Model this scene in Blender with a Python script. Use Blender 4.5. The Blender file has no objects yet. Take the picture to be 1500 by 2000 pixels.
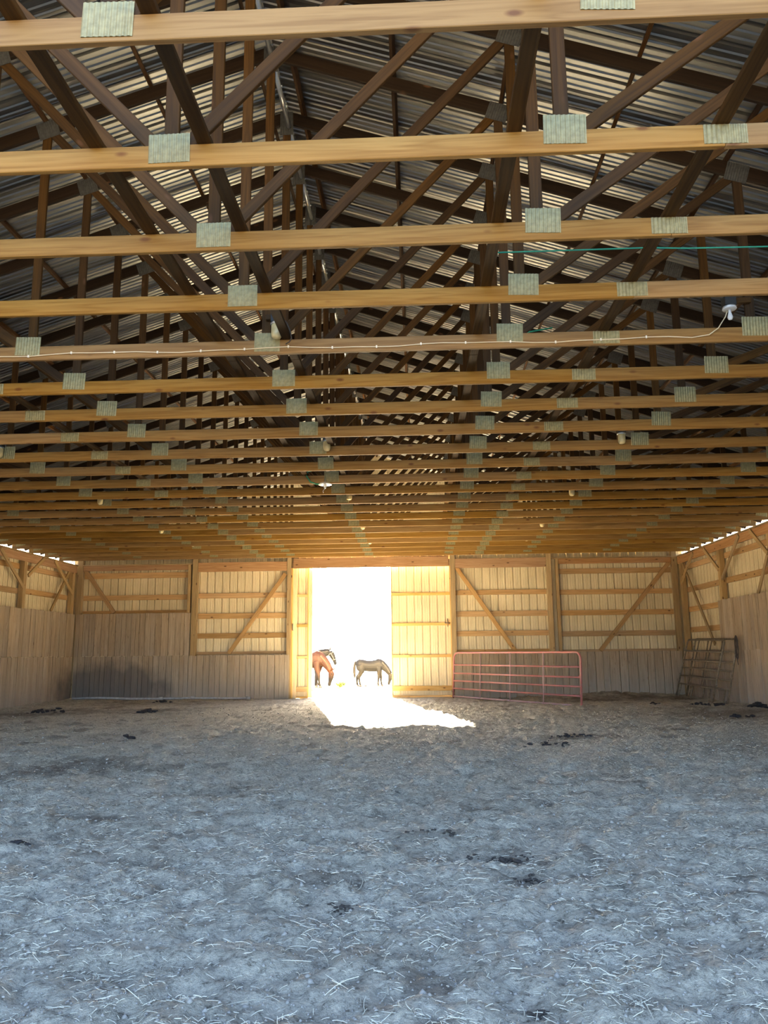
import bpy, bmesh, math, random
import numpy as np
from mathutils import Vector, Matrix, Euler

random.seed(7)
rng = np.random.default_rng(7)
SC = bpy.context.scene
COL = SC.collection
PI = math.pi

# ------------------------------------------------------------------ camera
cam_d = bpy.data.cameras.new('camera'); cam = bpy.data.objects.new('camera', cam_d); COL.objects.link(cam)
R_ = Vector((0.9989583, 0.04437854, -0.01062326)); U_ = Vector((0.01841391, -0.17902646, 0.98367192))
R_.z = 0.01062326 * -1.0
W_ = Vector((-0.04175208, 0.98284285, 0.17965715))
m = Matrix(((R_.x, U_.x, -W_.x), (R_.y, U_.y, -W_.y), (R_.z, U_.z, -W_.z)))
cam.matrix_world = Matrix.Translation((0, 0, 1.4)) @ m.to_4x4()
cam_d.sensor_fit = 'VERTICAL'; cam_d.sensor_height = 24.0; cam_d.lens = 24.0 * 1525.68 / 2000.0
cam_d.clip_start = 0.05; cam_d.clip_end = 900
SC.camera = cam

# ------------------------------------------------------------------ sky, sun, exposure
SUN_DIR = Vector((1.98, -11.4, -4.43)).normalized()
w = bpy.data.worlds.new('sky'); SC.world = w; w.use_nodes = True
nt = w.node_tree; nt.nodes.clear()
sky = nt.nodes.new('ShaderNodeTexSky'); sky.sky_type = 'NISHITA'; sky.sun_disc = False
sky.sun_elevation = math.asin(-SUN_DIR.z); sky.sun_rotation = math.atan2(-SUN_DIR.x, -SUN_DIR.y)
sky.altitude = 200; sky.air_density = 0.75; sky.dust_density = 4.5; sky.ozone_density = 1.0
bg = nt.nodes.new('ShaderNodeBackground'); bg.inputs['Strength'].default_value = 0.62
wo = nt.nodes.new('ShaderNodeOutputWorld')
nt.links.new(sky.outputs[0], bg.inputs[0]); nt.links.new(bg.outputs[0], wo.inputs[0])
sl = bpy.data.lights.new('sun', 'SUN'); sl.energy = 110; sl.angle = 0.009; sl.color = (1.0, 0.86, 0.66)
so = bpy.data.objects.new('sun', sl); COL.objects.link(so)
so.rotation_euler = SUN_DIR.to_track_quat('-Z', 'Y').to_euler(); so.location = (-15, 80, 40)
vs = SC.view_settings
vs.view_transform = 'Standard'; vs.look = 'None'; vs.gamma = 1.0; vs.use_curve_mapping = False
vs.exposure = 1.72
cy = SC.cycles
cy.use_denoising = True; cy.max_bounces = 12; cy.diffuse_bounces = 8; cy.glossy_bounces = 4
cy.sample_clamp_indirect = 12

# ------------------------------------------------------------------ numbers of the building
XC = -1.63; XL = -12.163; XR = 8.976; YB = 27.42; YE = 1.9
Z0 = 4.677                       # underside of the bottom chords
CH = 0.162; CT = 0.042           # chord height and thickness
PITCH = 0.335
TY = [3.65, 4.75, 5.87, 6.98, 8.12, 9.26, 10.37, 11.48, 12.60, 13.68, 14.76, 15.82, 16.85, 17.90, 18.96, 20.03, 21.04, 22.04, 23.06, 24.10, 25.15, 26.20]
NT = 22
HALF = 10.57

# ------------------------------------------------------------------ materials
def mat(name):
    m = bpy.data.materials.new(name); m.use_nodes = True
    n = m.node_tree; b = n.nodes['Principled BSDF']
    return m, n, b, n.links.new
def N(n, t, **kw):
    x = n.nodes.new(t)
    for k, v in kw.items():
        if k in x.inputs: x.inputs[k].default_value = v
        else: setattr(x, k, v)
    return x
def ramp(n, stops):
    r = n.nodes.new('ShaderNodeValToRGB'); e = r.color_ramp.elements
    while len(e) < len(stops): e.new(0.5)
    for el, (p, c) in zip(e, stops): el.position = p; el.color = (*c, 1)
    return r
def mixc(n, link, a, b, f, mode='MIX'):
    x = n.nodes.new('ShaderNodeMix'); x.data_type = 'RGBA'; x.blend_type = mode
    for s, v in ((6, a), (7, b), (0, f)):
        if isinstance(v, bpy.types.NodeSocket): link(v, x.inputs[s])
        elif isinstance(v, (int, float)): x.inputs[s].default_value = v
        else: x.inputs[s].default_value = (*v, 1)
    return x.outputs[2]

def wood(name, light, dark, knot=(0.12, 0.06, 0.03), vary=0.35, rough=0.7, stain=None, axis=0, spec=0.25):
    """timber with grain along one local axis, knots, and a tone of its own for each piece"""
    m, n, b, link = mat(name)
    tc = N(n, 'ShaderNodeTexCoord'); oi = N(n, 'ShaderNodeObjectInfo')
    off = N(n, 'ShaderNodeVectorMath', operation='SCALE'); off.inputs[0].default_value = (37.0, 53.0, 71.0)
    link(oi.outputs['Random'], off.inputs['Scale'])
    ad = N(n, 'ShaderNodeVectorMath', operation='ADD'); link(tc.outputs['Object'], ad.inputs[0]); link(off.outputs[0], ad.inputs[1])
    sc = [9.0, 9.0, 9.0]; sc[axis] = 0.45
    mp = N(n, 'ShaderNodeMapping'); mp.inputs['Scale'].default_value = sc; link(ad.outputs[0], mp.inputs['Vector'])
    n1 = N(n, 'ShaderNodeTexNoise', Scale=1.3, Detail=3.0, Roughness=0.5, Distortion=0.4); link(mp.outputs[0], n1.inputs['Vector'])
    ml = N(n, 'ShaderNodeMath', operation='MULTIPLY'); ml.inputs[1].default_value = 9.0; link(n1.outputs[0], ml.inputs[0])
    fr = N(n, 'ShaderNodeMath', operation='PINGPONG'); fr.inputs[1].default_value = 1.0; link(ml.outputs[0], fr.inputs[0])
    sc2 = [60.0, 60.0, 60.0]; sc2[axis] = 1.5
    mp2 = N(n, 'ShaderNodeMapping'); mp2.inputs['Scale'].default_value = sc2; link(ad.outputs[0], mp2.inputs['Vector'])
    n2 = N(n, 'ShaderNodeTexNoise', Scale=1.0, Detail=3.0); link(mp2.outputs[0], n2.inputs['Vector'])
    mx = N(n, 'ShaderNodeMath', operation='MULTIPLY_ADD'); link(fr.outputs[0], mx.inputs[0]); mx.inputs[1].default_value = 0.45
    m2 = N(n, 'ShaderNodeMath', operation='MULTIPLY'); m2.inputs[1].default_value = 0.62; link(n2.outputs[0], m2.inputs[0]); link(m2.outputs[0], mx.inputs[2])
    rp = ramp(n, [(0.2, dark), (0.75, light)]); link(mx.outputs[0], rp.inputs[0])
    # knots
    sck = [5.0, 5.0, 5.0]; sck[axis] = 2.2
    mp3 = N(n, 'ShaderNodeMapping'); mp3.inputs['Scale'].default_value = sck; link(ad.outputs[0], mp3.inputs['Vector'])
    vo = N(n, 'ShaderNodeTexVoronoi', Scale=1.0); link(mp3.outputs[0], vo.inputs['Vector'])
    kr = ramp(n, [(0.06, (1, 1, 1)), (0.14, (0, 0, 0))]); link(vo.outputs['Distance'], kr.inputs[0])
    c = mixc(n, link, rp.outputs[0], knot, kr.outputs[0])
    # tone of the piece
    wn = N(n, 'ShaderNodeTexWhiteNoise', noise_dimensions='1D'); link(oi.outputs['Random'], wn.inputs['W'])
    mr = N(n, 'ShaderNodeMapRange'); mr.inputs['To Min'].default_value = 1 - vary; mr.inputs['To Max'].default_value = 1 + vary * 0.4
    link(wn.outputs['Value'], mr.inputs['Value'])
    hs = N(n, 'ShaderNodeHueSaturation'); link(c, hs.inputs['Color']); link(mr.outputs[0], hs.inputs['Value'])
    mr2 = N(n, 'ShaderNodeMapRange'); mr2.inputs['To Min'].default_value = 0.94; mr2.inputs['To Max'].default_value = 1.14
    link(oi.outputs['Random'], mr2.inputs['Value']); link(mr2.outputs[0], hs.inputs['Saturation'])
    c = hs.outputs[0]
    if stain:
        geo = N(n, 'ShaderNodeNewGeometry')
        c = stain(n, link, geo.outputs['Position'], c)
    link(c, b.inputs['Base Color'])
    b.inputs['Roughness'].default_value = rough; b.inputs['Specular IOR Level'].default_value = spec
    bp = N(n, 'ShaderNodeBump', Strength=0.25, Distance=0.004); link(mx.outputs[0], bp.inputs['Height']); link(bp.outputs[0], b.inputs['Normal'])
    return m

def board_stain(n, link, pos, c):
    """grey dust and damp low on the stall boards, and streaks down them"""
    sp = N(n, 'ShaderNodeSeparateXYZ'); link(pos, sp.inputs[0])
    ns = N(n, 'ShaderNodeTexNoise', Scale=0.55, Detail=4.0); link(pos, ns.inputs['Vector'])
    # dusty foot
    a = N(n, 'ShaderNodeMath', operation='MULTIPLY_ADD'); link(ns.outputs[0], a.inputs[0]); a.inputs[1].default_value = 1.2; link(sp.outputs['Z'], a.inputs[2])
    dr = ramp(n, [(0.35, (1, 1, 1)), (0.95, (0, 0, 0))]); 
    d2 = N(n, 'ShaderNodeMath', operation='MULTIPLY'); d2.inputs[1].default_value = 0.5; link(a.outputs[0], d2.inputs[0]); link(d2.outputs[0], dr.inputs[0])
    f = N(n, 'ShaderNodeMath', operation='MULTIPLY'); f.inputs[1].default_value = 0.5; link(dr.outputs[0], f.inputs[0])
    c = mixc(n, link, c, (0.36, 0.33, 0.30), f.outputs[0])
    # dark wet stain in the far left corner
    mp = N(n, 'ShaderNodeMapping'); mp.inputs['Location'].default_value = (0, 0, 0); link(pos, mp.inputs['Vector'])
    sb = N(n, 'ShaderNodeVectorMath', operation='SUBTRACT'); sb.inputs[1].default_value = (-10.7, 27.4, 0.35); link(pos, sb.inputs[0])
    ml = N(n, 'ShaderNodeVectorMath', operation='MULTIPLY'); ml.inputs[1].default_value = (0.42, 0.5, 1.1); link(sb.outputs[0], ml.inputs[0])
    ln = N(n, 'ShaderNodeVectorMath', operation='LENGTH'); link(ml.outputs[0], ln.inputs[0])
    n2 = N(n, 'ShaderNodeTexNoise', Scale=2.2, Detail=5.0); link(pos, n2.inputs['Vector'])
    s2 = N(n, 'ShaderNodeMath', operation='MULTIPLY_ADD'); link(n2.outputs[0], s2.inputs[0]); s2.inputs[1].default_value = 0.7; link(ln.outputs['Value'], s2.inputs[2])
    r2 = ramp(n, [(0.72, (1, 1, 1)), (1.0, (0, 0, 0))]); sc = N(n, 'ShaderNodeMath', operation='MULTIPLY'); sc.inputs[1].default_value = 0.72
    link(s2.outputs[0], sc.inputs[0]); link(sc.outputs[0], r2.inputs[0])
    f2 = N(n, 'ShaderNodeMath', operation='MULTIPLY'); f2.inputs[1].default_value = 0.66; link(r2.outputs[0], f2.inputs[0])
    return mixc(n, link, c, (0.075, 0.07, 0.075), f2.outputs[0])

def plain(name, col, rough=0.6, metal=0.0, noise=0.0, nscale=8.0, col2=None, bump=0.0, spec=0.5):
    m, n, b, link = mat(name)
    b.inputs['Roughness'].default_value = rough; b.inputs['Metallic'].default_value = metal
    b.inputs['Specular IOR Level'].default_value = spec
    tc = N(n, 'ShaderNodeTexCoord')
    ns = N(n, 'ShaderNodeTexNoise', Scale=nscale, Detail=5.0); link(tc.outputs['Object'], ns.inputs['Vector'])
    c2 = col2 or tuple(v * (1 - noise) for v in col)
    rp = ramp(n, [(0.35, c2), (0.65, col)]); link(ns.outputs[0], rp.inputs[0]); link(rp.outputs[0], b.inputs['Base Color'])
    if bump:
        bp = N(n, 'ShaderNodeBump', Strength=bump, Distance=0.01); link(ns.outputs[0], bp.inputs['Height']); link(bp.outputs[0], b.inputs['Normal'])
    return m

M = {}
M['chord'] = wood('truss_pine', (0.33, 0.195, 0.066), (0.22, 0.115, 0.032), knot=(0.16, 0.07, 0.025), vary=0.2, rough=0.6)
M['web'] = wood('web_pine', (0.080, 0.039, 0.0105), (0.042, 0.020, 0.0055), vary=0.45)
M['topchord'] = wood('backlit_top_chord_pine', (0.027, 0.015, 0.007), (0.016, 0.008, 0.004), vary=0.3)  # near-black base colour carries the backlit shade of the top chords
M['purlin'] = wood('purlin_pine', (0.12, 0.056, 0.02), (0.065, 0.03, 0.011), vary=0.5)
M['girt'] = wood('girt_pine', (0.54, 0.35, 0.18), (0.40, 0.245, 0.11), vary=0.25)
M['red'] = wood('header_fir', (0.46, 0.275, 0.15), (0.34, 0.185, 0.09), vary=0.15)
M['post'] = wood('post_treated', (0.44, 0.31, 0.16), (0.31, 0.205, 0.10), vary=0.2)
M['board'] = wood('stall_boards', (0.50, 0.40, 0.295), (0.22, 0.16, 0.112), vary=0.17, rough=0.85, stain=board_stain, axis=2)
M['door_rail'] = wood('door_rail_pine', (0.66, 0.44, 0.20), (0.52, 0.32, 0.13), vary=0.12)

def siding_mat():
    m, n, b, link = mat('cream_siding')
    geo = N(n, 'ShaderNodeNewGeometry')
    ns = N(n, 'ShaderNodeTexNoise', Scale=1.1, Detail=4.0); link(geo.outputs['Position'], ns.inputs['Vector'])
    rp = ramp(n, [(0.3, (0.62, 0.52, 0.33)), (0.7, (0.74, 0.63, 0.42))]); link(ns.outputs[0], rp.inputs[0])
    link(rp.outputs[0], b.inputs['Base Color']); b.inputs['Roughness'].default_value = 0.45
    b.inputs['Specular IOR Level'].default_value = 0.4
    return m
M['siding'] = siding_mat()
def roof_mat():
    m, n, b, link = mat('galvanised_roof')
    tc = N(n, 'ShaderNodeTexCoord'); oi = N(n, 'ShaderNodeObjectInfo')
    mp = N(n, 'ShaderNodeMapping'); mp.inputs['Scale'].default_value = (2.0, 2.0, 0.25); link(tc.outputs['Object'], mp.inputs['Vector'])
    ns = N(n, 'ShaderNodeTexNoise', Scale=1.2, Detail=4.0); link(mp.outputs[0], ns.inputs['Vector'])
    rp = ramp(n, [(0.3, (0.22, 0.216, 0.205)), (0.7, (0.33, 0.323, 0.30))]); link(ns.outputs[0], rp.inputs[0])
    link(rp.outputs[0], b.inputs['Base Color']); b.inputs['Metallic'].default_value = 1.0; b.inputs['Roughness'].default_value = 0.36
    return m
M['roof'] = roof_mat()
M['plate'] = plain('galvanised_plate', (0.36, 0.325, 0.17), 0.55, 0.4, 0.3, 25)  # green-yellow tint puts the reflection of the wood into the metal colour
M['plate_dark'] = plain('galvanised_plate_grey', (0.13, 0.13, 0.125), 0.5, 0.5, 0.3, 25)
M['silver'] = plain('bright_metal', (0.80, 0.83, 0.86), 0.28, 0.8, 0.1, 10)  # lamp metal, and the tubes that stand in for ridge daylight
M['black'] = plain('black_fixture', (0.03, 0.03, 0.03), 0.5, 0, 0.3)
M['jar'] = plain('frosted_jar_glass', (0.78, 0.64, 0.33), 0.3, 0, 0.25, 14)
M['bulb'] = plain('white_bulb_glass', (0.9, 0.9, 0.88), 0.12, 0, 0.05)
M['steel'] = plain('weathered_steel', (0.27, 0.215, 0.15), 0.5, 0.35, 0.45, 16)
M['gate'] = plain('faded_red_paint', (0.44, 0.125, 0.115), 0.42, 0.0, 0.0, 9, col2=(0.40, 0.175, 0.16))
M['gate_dusty'] = plain('dusty_pink_paint', (0.46, 0.31, 0.31), 0.6, 0.0, 0.0, 9, col2=(0.42, 0.25, 0.25))
M['cable'] = plain('cream_cable', (0.72, 0.62, 0.42), 0.5)
M['staple'] = plain('staple', (0.85, 0.80, 0.68), 0.4)
M['twine'] = plain('green_twine', (0.03, 0.30, 0.17), 0.6)
M['pipe'] = plain('grey_pipe', (0.44, 0.44, 0.45), 0.55, 0, 0.3, 12)
M['dung'] = plain('manure', (0.085, 0.072, 0.06), 0.9, 0, 0.5, 30, bump=0.6)
M['clod_dark'] = plain('dark_clod', (0.025, 0.022, 0.024), 0.8, 0, 0.4, 40)
M['rope'] = plain('dark_rope', (0.06, 0.05, 0.045), 0.9)
M['straw'] = plain('straw', (0.80, 0.76, 0.60), 0.7, 0, 0.35, 3)
M['clod'] = plain('dry_clod', (0.36, 0.34, 0.295), 0.95, 0, 0.4, 3)
M['leaf'] = plain('weed_leaf', (0.20, 0.26, 0.06), 0.6, 0, 0.4, 6)
M['nest'] = plain('nest_mud', (0.05, 0.04, 0.03), 0.95, 0, 0.5, 30)
M['handle'] = plain('dark_latch', (0.16, 0.12, 0.09), 0.5, 0.5, 0.3)

# floor patches: x, y, radius x, radius y, strength
PATCH = [(-4.6, 10.6, 1.25, 0.75, 1.0), (-6.0, 9.6, 1.5, 0.6, 0.9), (-2.3, 8.6, 0.55, 0.35, 0.55), (-3.0, 7.25, 0.5, 0.22, 0.75),
         (-7.0, 21.0, 1.5, 1.3, 0.8), (-10.2, 21.0, 1.9, 1.8, 0.9), (-8.8, 25.2, 2.6, 1.2, 0.7), (6.6, 25.6, 3.0, 1.9, 0.95), (3.1, 25.4, 1.7, 1.4, 0.7),
         (7.3, 18.8, 2.8, 3.0, 0.75), (2.6, 13.9, 0.9, 0.6, 0.8), (1.9, 13.1, 0.6, 0.4, 0.6), (4.3, 8.2, 0.8, 0.5, 0.7), (0.55, 6.0, 0.34, 0.26, 0.95),
         (0.64, 5.32, 0.22, 0.16, 0.8), (0.0, 6.55, 0.45, 0.16, 0.7), (-0.45, 4.7, 0.13, 0.13, 0.7), (0.44, 3.4, 0.10, 0.07, 0.8), (-5.6, 14.6, 0.6, 0.3, 0.5),
         (-1.75, 6.4, 0.25, 0.12, 0.6), (-2.1, 5.7, 0.3, 0.14, 0.45), (-3.05, 6.2, 0.22, 0.14, 0.7), (0.6, 8.0, 0.7, 0.4, 0.35), (-0.3, 3.95, 0.5, 0.2, 0.3), (5.6, 12.0, 1.6, 1.0, 0.4)]

def floor_mat():
    m, n, b, link = mat('dirt_floor')
    geo = N(n, 'ShaderNodeNewGeometry'); at = N(n, 'ShaderNodeAttribute', attribute_name='damp')
    n1 = N(n, 'ShaderNodeTexNoise', Scale=1.4, Detail=8.0, Roughness=0.65); link(geo.outputs['Position'], n1.inputs['Vector'])
    r1 = ramp(n, [(0.3, (0.47, 0.44, 0.355)), (0.7, (0.67, 0.635, 0.53))]); link(n1.outputs[0], r1.inputs[0])
    n2 = N(n, 'ShaderNodeTexNoise', Scale=26.0, Detail=9.0, Roughness=0.78); link(geo.outputs['Position'], n2.inputs['Vector'])
    r2 = ramp(n, [(0.34, (0.34, 0.33, 0.32)), (0.46, (0.9, 0.9, 0.9)), (0.68, (1.28, 1.26, 1.22))]); link(n2.outputs[0], r2.inputs[0])
    c = mixc(n, link, r1.outputs[0], r2.outputs[0], 1.0, 'MULTIPLY')
    n4 = N(n, 'ShaderNodeTexNoise', Scale=6.5, Detail=6.0, Roughness=0.72); link(geo.outputs['Position'], n4.inputs['Vector'])
    r4 = ramp(n, [(0.34, (0.74, 0.73, 0.72)), (0.5, (1, 1, 1)), (0.72, (1.08, 1.07, 1.05))]); link(n4.outputs[0], r4.inputs[0])
    c = mixc(n, link, c, r4.outputs[0], 1.0, 'MULTIPLY')
    c = mixc(n, link, c, (0.15, 0.125, 0.10), at.outputs['Fac'])
    link(c, b.inputs['Base Color']); b.inputs['Roughness'].default_value = 0.95; b.inputs['Specular IOR Level'].default_value = 0.1
    n3 = N(n, 'ShaderNodeTexNoise', Scale=38.0, Detail=6.0, Roughness=0.7); link(geo.outputs['Position'], n3.inputs['Vector'])
    bp = N(n, 'ShaderNodeBump', Strength=1.0, Distance=0.05); link(n3.outputs[0], bp.inputs['Height']); link(bp.outputs[0], b.inputs['Normal'])
    return m
M['floor'] = floor_mat()
M['ground'] = plain('dry_paddock', (0.17, 0.145, 0.10), 0.95, 0, 0.3, 0.6, spec=0.1)

def horse_mat(name, body, points, belly):
    m, n, b, link = mat(name)
    tc = N(n, 'ShaderNodeTexCoord'); sp = N(n, 'ShaderNodeSeparateXYZ'); link(tc.outputs['Object'], sp.inputs[0])
    ns = N(n, 'ShaderNodeTexNoise', Scale=6.0, Detail=4.0); link(tc.outputs['Object'], ns.inputs['Vector'])
    ad = N(n, 'ShaderNodeMath', operation='MULTIPLY_ADD'); link(ns.outputs[0], ad.inputs[0]); ad.inputs[1].default_value = 0.15; link(sp.outputs['Z'], ad.inputs[2])
    rp = ramp(n, [(0.30, points), (0.52, belly), (0.66, body), (1.0, body)]); link(ad.outputs[0], rp.inputs[0])
    link(rp.outputs[0], b.inputs['Base Color']); b.inputs['Roughness'].default_value = 0.6; b.inputs['Specular IOR Level'].default_value = 0.25
    return m
M['chestnut'] = horse_mat('chestnut_coat', (0.030, 0.0115, 0.007), (0.006, 0.0045, 0.004), (0.044, 0.014, 0.0055))
M['bay'] = horse_mat('dark_bay_coat', (0.0125, 0.0125, 0.0135), (0.0055, 0.0055, 0.006), (0.019, 0.016, 0.011))
M['grey_dark'] = horse_mat('dark_grey_coat', (0.010, 0.010, 0.0105), (0.006, 0.006, 0.006), (0.011, 0.010, 0.010))
M['hair'] = plain('black_hair', (0.015, 0.013, 0.012), 0.6, 0, 0.3)
M['hair_red'] = plain('chestnut_hair', (0.07, 0.026, 0.012), 0.6, 0, 0.3)
M['hoof'] = plain('hoof_horn', (0.06, 0.05, 0.045), 0.5, 0, 0.3)
M['eye'] = plain('horse_eye', (0.008, 0.006, 0.005), 0.08)
M['halter'] = plain('pale_halter', (0.14, 0.125, 0.115), 0.6)

# ------------------------------------------------------------------ mesh helpers
def link_obj(name, me, parent=None, mtx=None):
    o = bpy.data.objects.new(name, me); COL.objects.link(o)
    if parent is not None: o.parent = parent
    if mtx is not None: o.matrix_local = mtx
    return o
def mesh_from(name, verts, faces, material, smooth=False):
    me = bpy.data.meshes.new(name); me.from_pydata(verts, [], faces); me.update()
    if material: me.materials.append(material)
    if smooth: me.polygons.foreach_set('use_smooth', [True] * len(me.polygons))
    return me
def bm_mesh(name, bm, material, smooth=False):
    bmesh.ops.recalc_face_normals(bm, faces=bm.faces)
    me = bpy.data.meshes.new(name); bm.to_mesh(me); bm.free()
    if material: me.materials.append(material)
    if smooth: me.polygons.foreach_set('use_smooth', [True] * len(me.polygons))
    return me
def empty(name, loc=(0, 0, 0), rz=0.0):
    o = bpy.data.objects.new(name, None); COL.objects.link(o); o.location = loc; o.rotation_euler.z = rz
    o.empty_display_size = 0.2
    return o
def tag(o, label=None, cat=None, group=None, kind=None):
    if label: o['label'] = label
    if cat: o['category'] = cat
    if group: o['group'] = group
    if kind: o['kind'] = kind
    return o
_tim = {}
def timber_mesh(name, l, t, h, material, bev=0.004):
    """box l along X, t along Y, h along Z, centred, with eased edges"""
    key = (name, round(l, 3), round(t, 3), round(h, 3), material.name)
    if key in _tim: return _tim[key]
    bm = bmesh.new(); bmesh.ops.create_cube(bm, size=1.0)
    bmesh.ops.scale(bm, vec=(l, t, h), verts=bm.verts)
    if bev: bmesh.ops.bevel(bm, geom=list(bm.edges), offset=bev, segments=1, affect='EDGES')
    _tim[key] = bm_mesh(name, bm, material)
    return _tim[key]
def box(name, lo, hi, material, parent=None, bev=0.004, inv=None):
    """timber between two corners, length axis = longest side, so that the grain follows it"""
    lo = Vector(lo); hi = Vector(hi); d = hi - lo; c = (lo + hi) / 2
    ax = max(range(3), key=lambda i: d[i])
    if ax == 0: rot = Matrix.Identity(4); dims = (d.x, d.y, d.z)
    elif ax == 1: rot = Matrix.Rotation(PI / 2, 4, 'Z'); dims = (d.y, d.x, d.z)
    else: rot = Matrix.Rotation(-PI / 2, 4, 'Y'); dims = (d.z, d.y, d.x)
    return link_obj(name, timber_mesh(name, *dims, material, min(bev, 0.2 * min(dims))), parent, (inv or Matrix.Identity(4)) @ Matrix.Translation(c) @ rot)
def strut(name, p, q, t, h, material, parent=None, side=(0, 1, 0), inv=None):
    """timber from p to q; t = thickness along 'side', h = height across it"""
    p = Vector(p); q = Vector(q); x = (q - p); l = x.length; x.normalize()
    y = Vector(side); y = (y - x * y.dot(x)).normalized(); z = x.cross(y)
    r = Matrix((x, y, z)).transposed().to_4x4()
    return link_obj(name, timber_mesh(name, l, t, h, material), parent, (inv or Matrix.Identity(4)) @ Matrix.Translation((p + q) / 2) @ r)
def tube_bm(bm, pts, r, seg=8, caps=True):
    pts = [Vector(p) for p in pts]; rs = r if isinstance(r, (list, tuple)) else [r] * len(pts)
    rings = []; prev = None
    for i, p in enumerate(pts):
        t = (pts[min(i + 1, len(pts) - 1)] - pts[max(i - 1, 0)]).normalized()
        if prev is None:
            a = Vector((0, 0, 1)) if abs(t.z) < 0.9 else Vector((1, 0, 0))
            u = t.cross(a).normalized()
        else: u = (prev - t * prev.dot(t)).normalized()
        prev = u; v = t.cross(u)
        rings.append([bm.verts.new(p + (u * math.cos(2 * PI * k / seg) + v * math.sin(2 * PI * k / seg)) * rs[i]) for k in range(seg)])
    for a, b in zip(rings, rings[1:]):
        for k in range(seg): bm.faces.new((a[k], a[(k + 1) % seg], b[(k + 1) % seg], b[k]))
    if caps:
        bm.faces.new(rings[0][::-1]); bm.faces.new(rings[-1])
def tube(name, pts, r, material, parent=None, seg=8):
    bm = bmesh.new(); tube_bm(bm, pts, r, seg)
    return link_obj(name, bm_mesh(name, bm, material, True), parent)
def lathe(name, prof, material, parent=None, seg=14, mtx=None):
    bm = bmesh.new(); rings = []
    for r, z in prof: rings.append([bm.verts.new((r * math.cos(2 * PI * k / seg), r * math.sin(2 * PI * k / seg), z)) for k in range(seg)])
    for a, b in zip(rings, rings[1:]):
        for k in range(seg): bm.faces.new((a[k], a[(k + 1) % seg], b[(k + 1) % seg], b[k]))
    bm.faces.new(rings[0][::-1]); bm.faces.new(rings[-1])
    return link_obj(name, bm_mesh(name, bm, material, True), parent, mtx)

# ------------------------------------------------------------------ noise for the ground
def vnoise(x, y, seed, s):
    r = np.random.default_rng(seed); tab = r.random((256, 256)).astype(np.float32)
    x = x * s + 1000; y = y * s + 1000
    xi = np.floor(x).astype(int); yi = np.floor(y).astype(int); fx = x - xi; fy = y - yi
    fx = fx * fx * (3 - 2 * fx); fy = fy * fy * (3 - 2 * fy)
    g = lambda a, b: tab[a % 256, b % 256]
    return (g(xi, yi) * (1 - fx) + g(xi + 1, yi) * fx) * (1 - fy) + (g(xi, yi + 1) * (1 - fx) + g(xi + 1, yi + 1) * fx) * fy - 0.5
def height(x, y):
    x = np.asarray(x, float); y = np.asarray(y, float)
    z = 0.07 * vnoise(x, y, 1, 0.33) + 0.05 * vnoise(x, y, 2, 1.1) + 0.035 * vnoise(x, y * 1.3, 3, 3.1) + 0.055 * vnoise(x, y, 4, 6.0) + 0.048 * vnoise(x, y, 5, 13.0)
    z += 0.020 * vnoise(x, y, 6, 21.0)
    z -= 0.045 * np.clip((y - 16) / 8, 0, 1)
    for px, py, rx, ry, s in PATCH[:4] + PATCH[13:15]:
        z -= 0.05 * s * np.exp(-((x - px) / rx) ** 2 - ((y - py) / ry) ** 2)
    z += 0.16 * np.exp(-((x - 6.8) / 2.4) ** 2 - ((y - 27.6) / 0.9) ** 2)
    # level threshold at the door
    d = np.exp(-((x + 1.7) / 3.4) ** 4 - ((y - 27.4) / 1.2) ** 4)
    z = z * (1 - d) + d * (-0.06)
    return np.maximum(z, -0.095)
def damp(x, y):
    a = np.zeros_like(np.asarray(x, float)); n = vnoise(x, y, 8, 2.2) + 0.6 * vnoise(x, y, 9, 6.0) + 0.5 * vnoise(x, y, 10, 17.0)
    for px, py, rx, ry, s in PATCH:
        d = ((x - px) / rx) ** 2 + ((y - py) / ry) ** 2
        a = np.maximum(a, s * 0.95 * np.clip((1.1 - d + 1.3 * n) / 1.5, 0, 1))
    sp = np.clip((vnoise(x, y, 11, 1.7) + vnoise(x, y, 12, 5.0) - 0.42) * 4, 0, 0.55)
    return np.maximum(a, sp)

# ------------------------------------------------------------------ floor and outside ground
xs = np.concatenate([np.arange(-12.45, -4.5, 0.07), np.arange(-4.5, 4.4, 0.024), np.arange(4.4, 9.26, 0.07)])
ys = [-1.5]
while ys[-1] < 27.75: ys.append(ys[-1] + (0.3 if ys[-1] < 2.4 else max(0.024, 0.0075 * ys[-1])))
ys = np.array(ys); ys[-1] = 27.75
GX, GY = np.meshgrid(xs, ys); GZ = height(GX, GY)
ny, nx = GX.shape
co = np.stack([GX, GY, GZ], -1).reshape(-1, 3).astype(np.float32)
idx = np.arange(ny * nx).reshape(ny, nx)
q = np.stack([idx[:-1, :-1], idx[:-1, 1:], idx[1:, 1:], idx[1:, :-1]], -1).reshape(-1, 4)
me = bpy.data.meshes.new('floor'); me.vertices.add(len(co)); me.vertices.foreach_set('co', co.ravel())
me.loops.add(q.size); me.loops.foreach_set('vertex_index', q.ravel().astype(np.int32))
me.polygons.add(len(q)); me.polygons.foreach_set('loop_start', np.arange(0, q.size, 4, dtype=np.int32))
me.update(calc_edges=True); me.validate()
at = me.attributes.new('damp', 'FLOAT', 'POINT'); at.data.foreach_set('value', damp(GX, GY).ravel().astype(np.float32))
me.materials.append(M['floor']); me.polygons.foreach_set('use_smooth', [True] * len(me.polygons))
floor_o = tag(link_obj('floor', me), 'grey dusty dirt floor of the barn with straw and damp patches', kind='structure')
tag(link_obj('ground', mesh_from('ground', [(-220, -160, -0.1), (220, -160, -0.1), (220, 300, -0.1), (-220, 300, -0.1)], [(0, 1, 2, 3)], M['ground'])),
    'dry sunlit paddock ground outside the barn', kind='structure')

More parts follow.
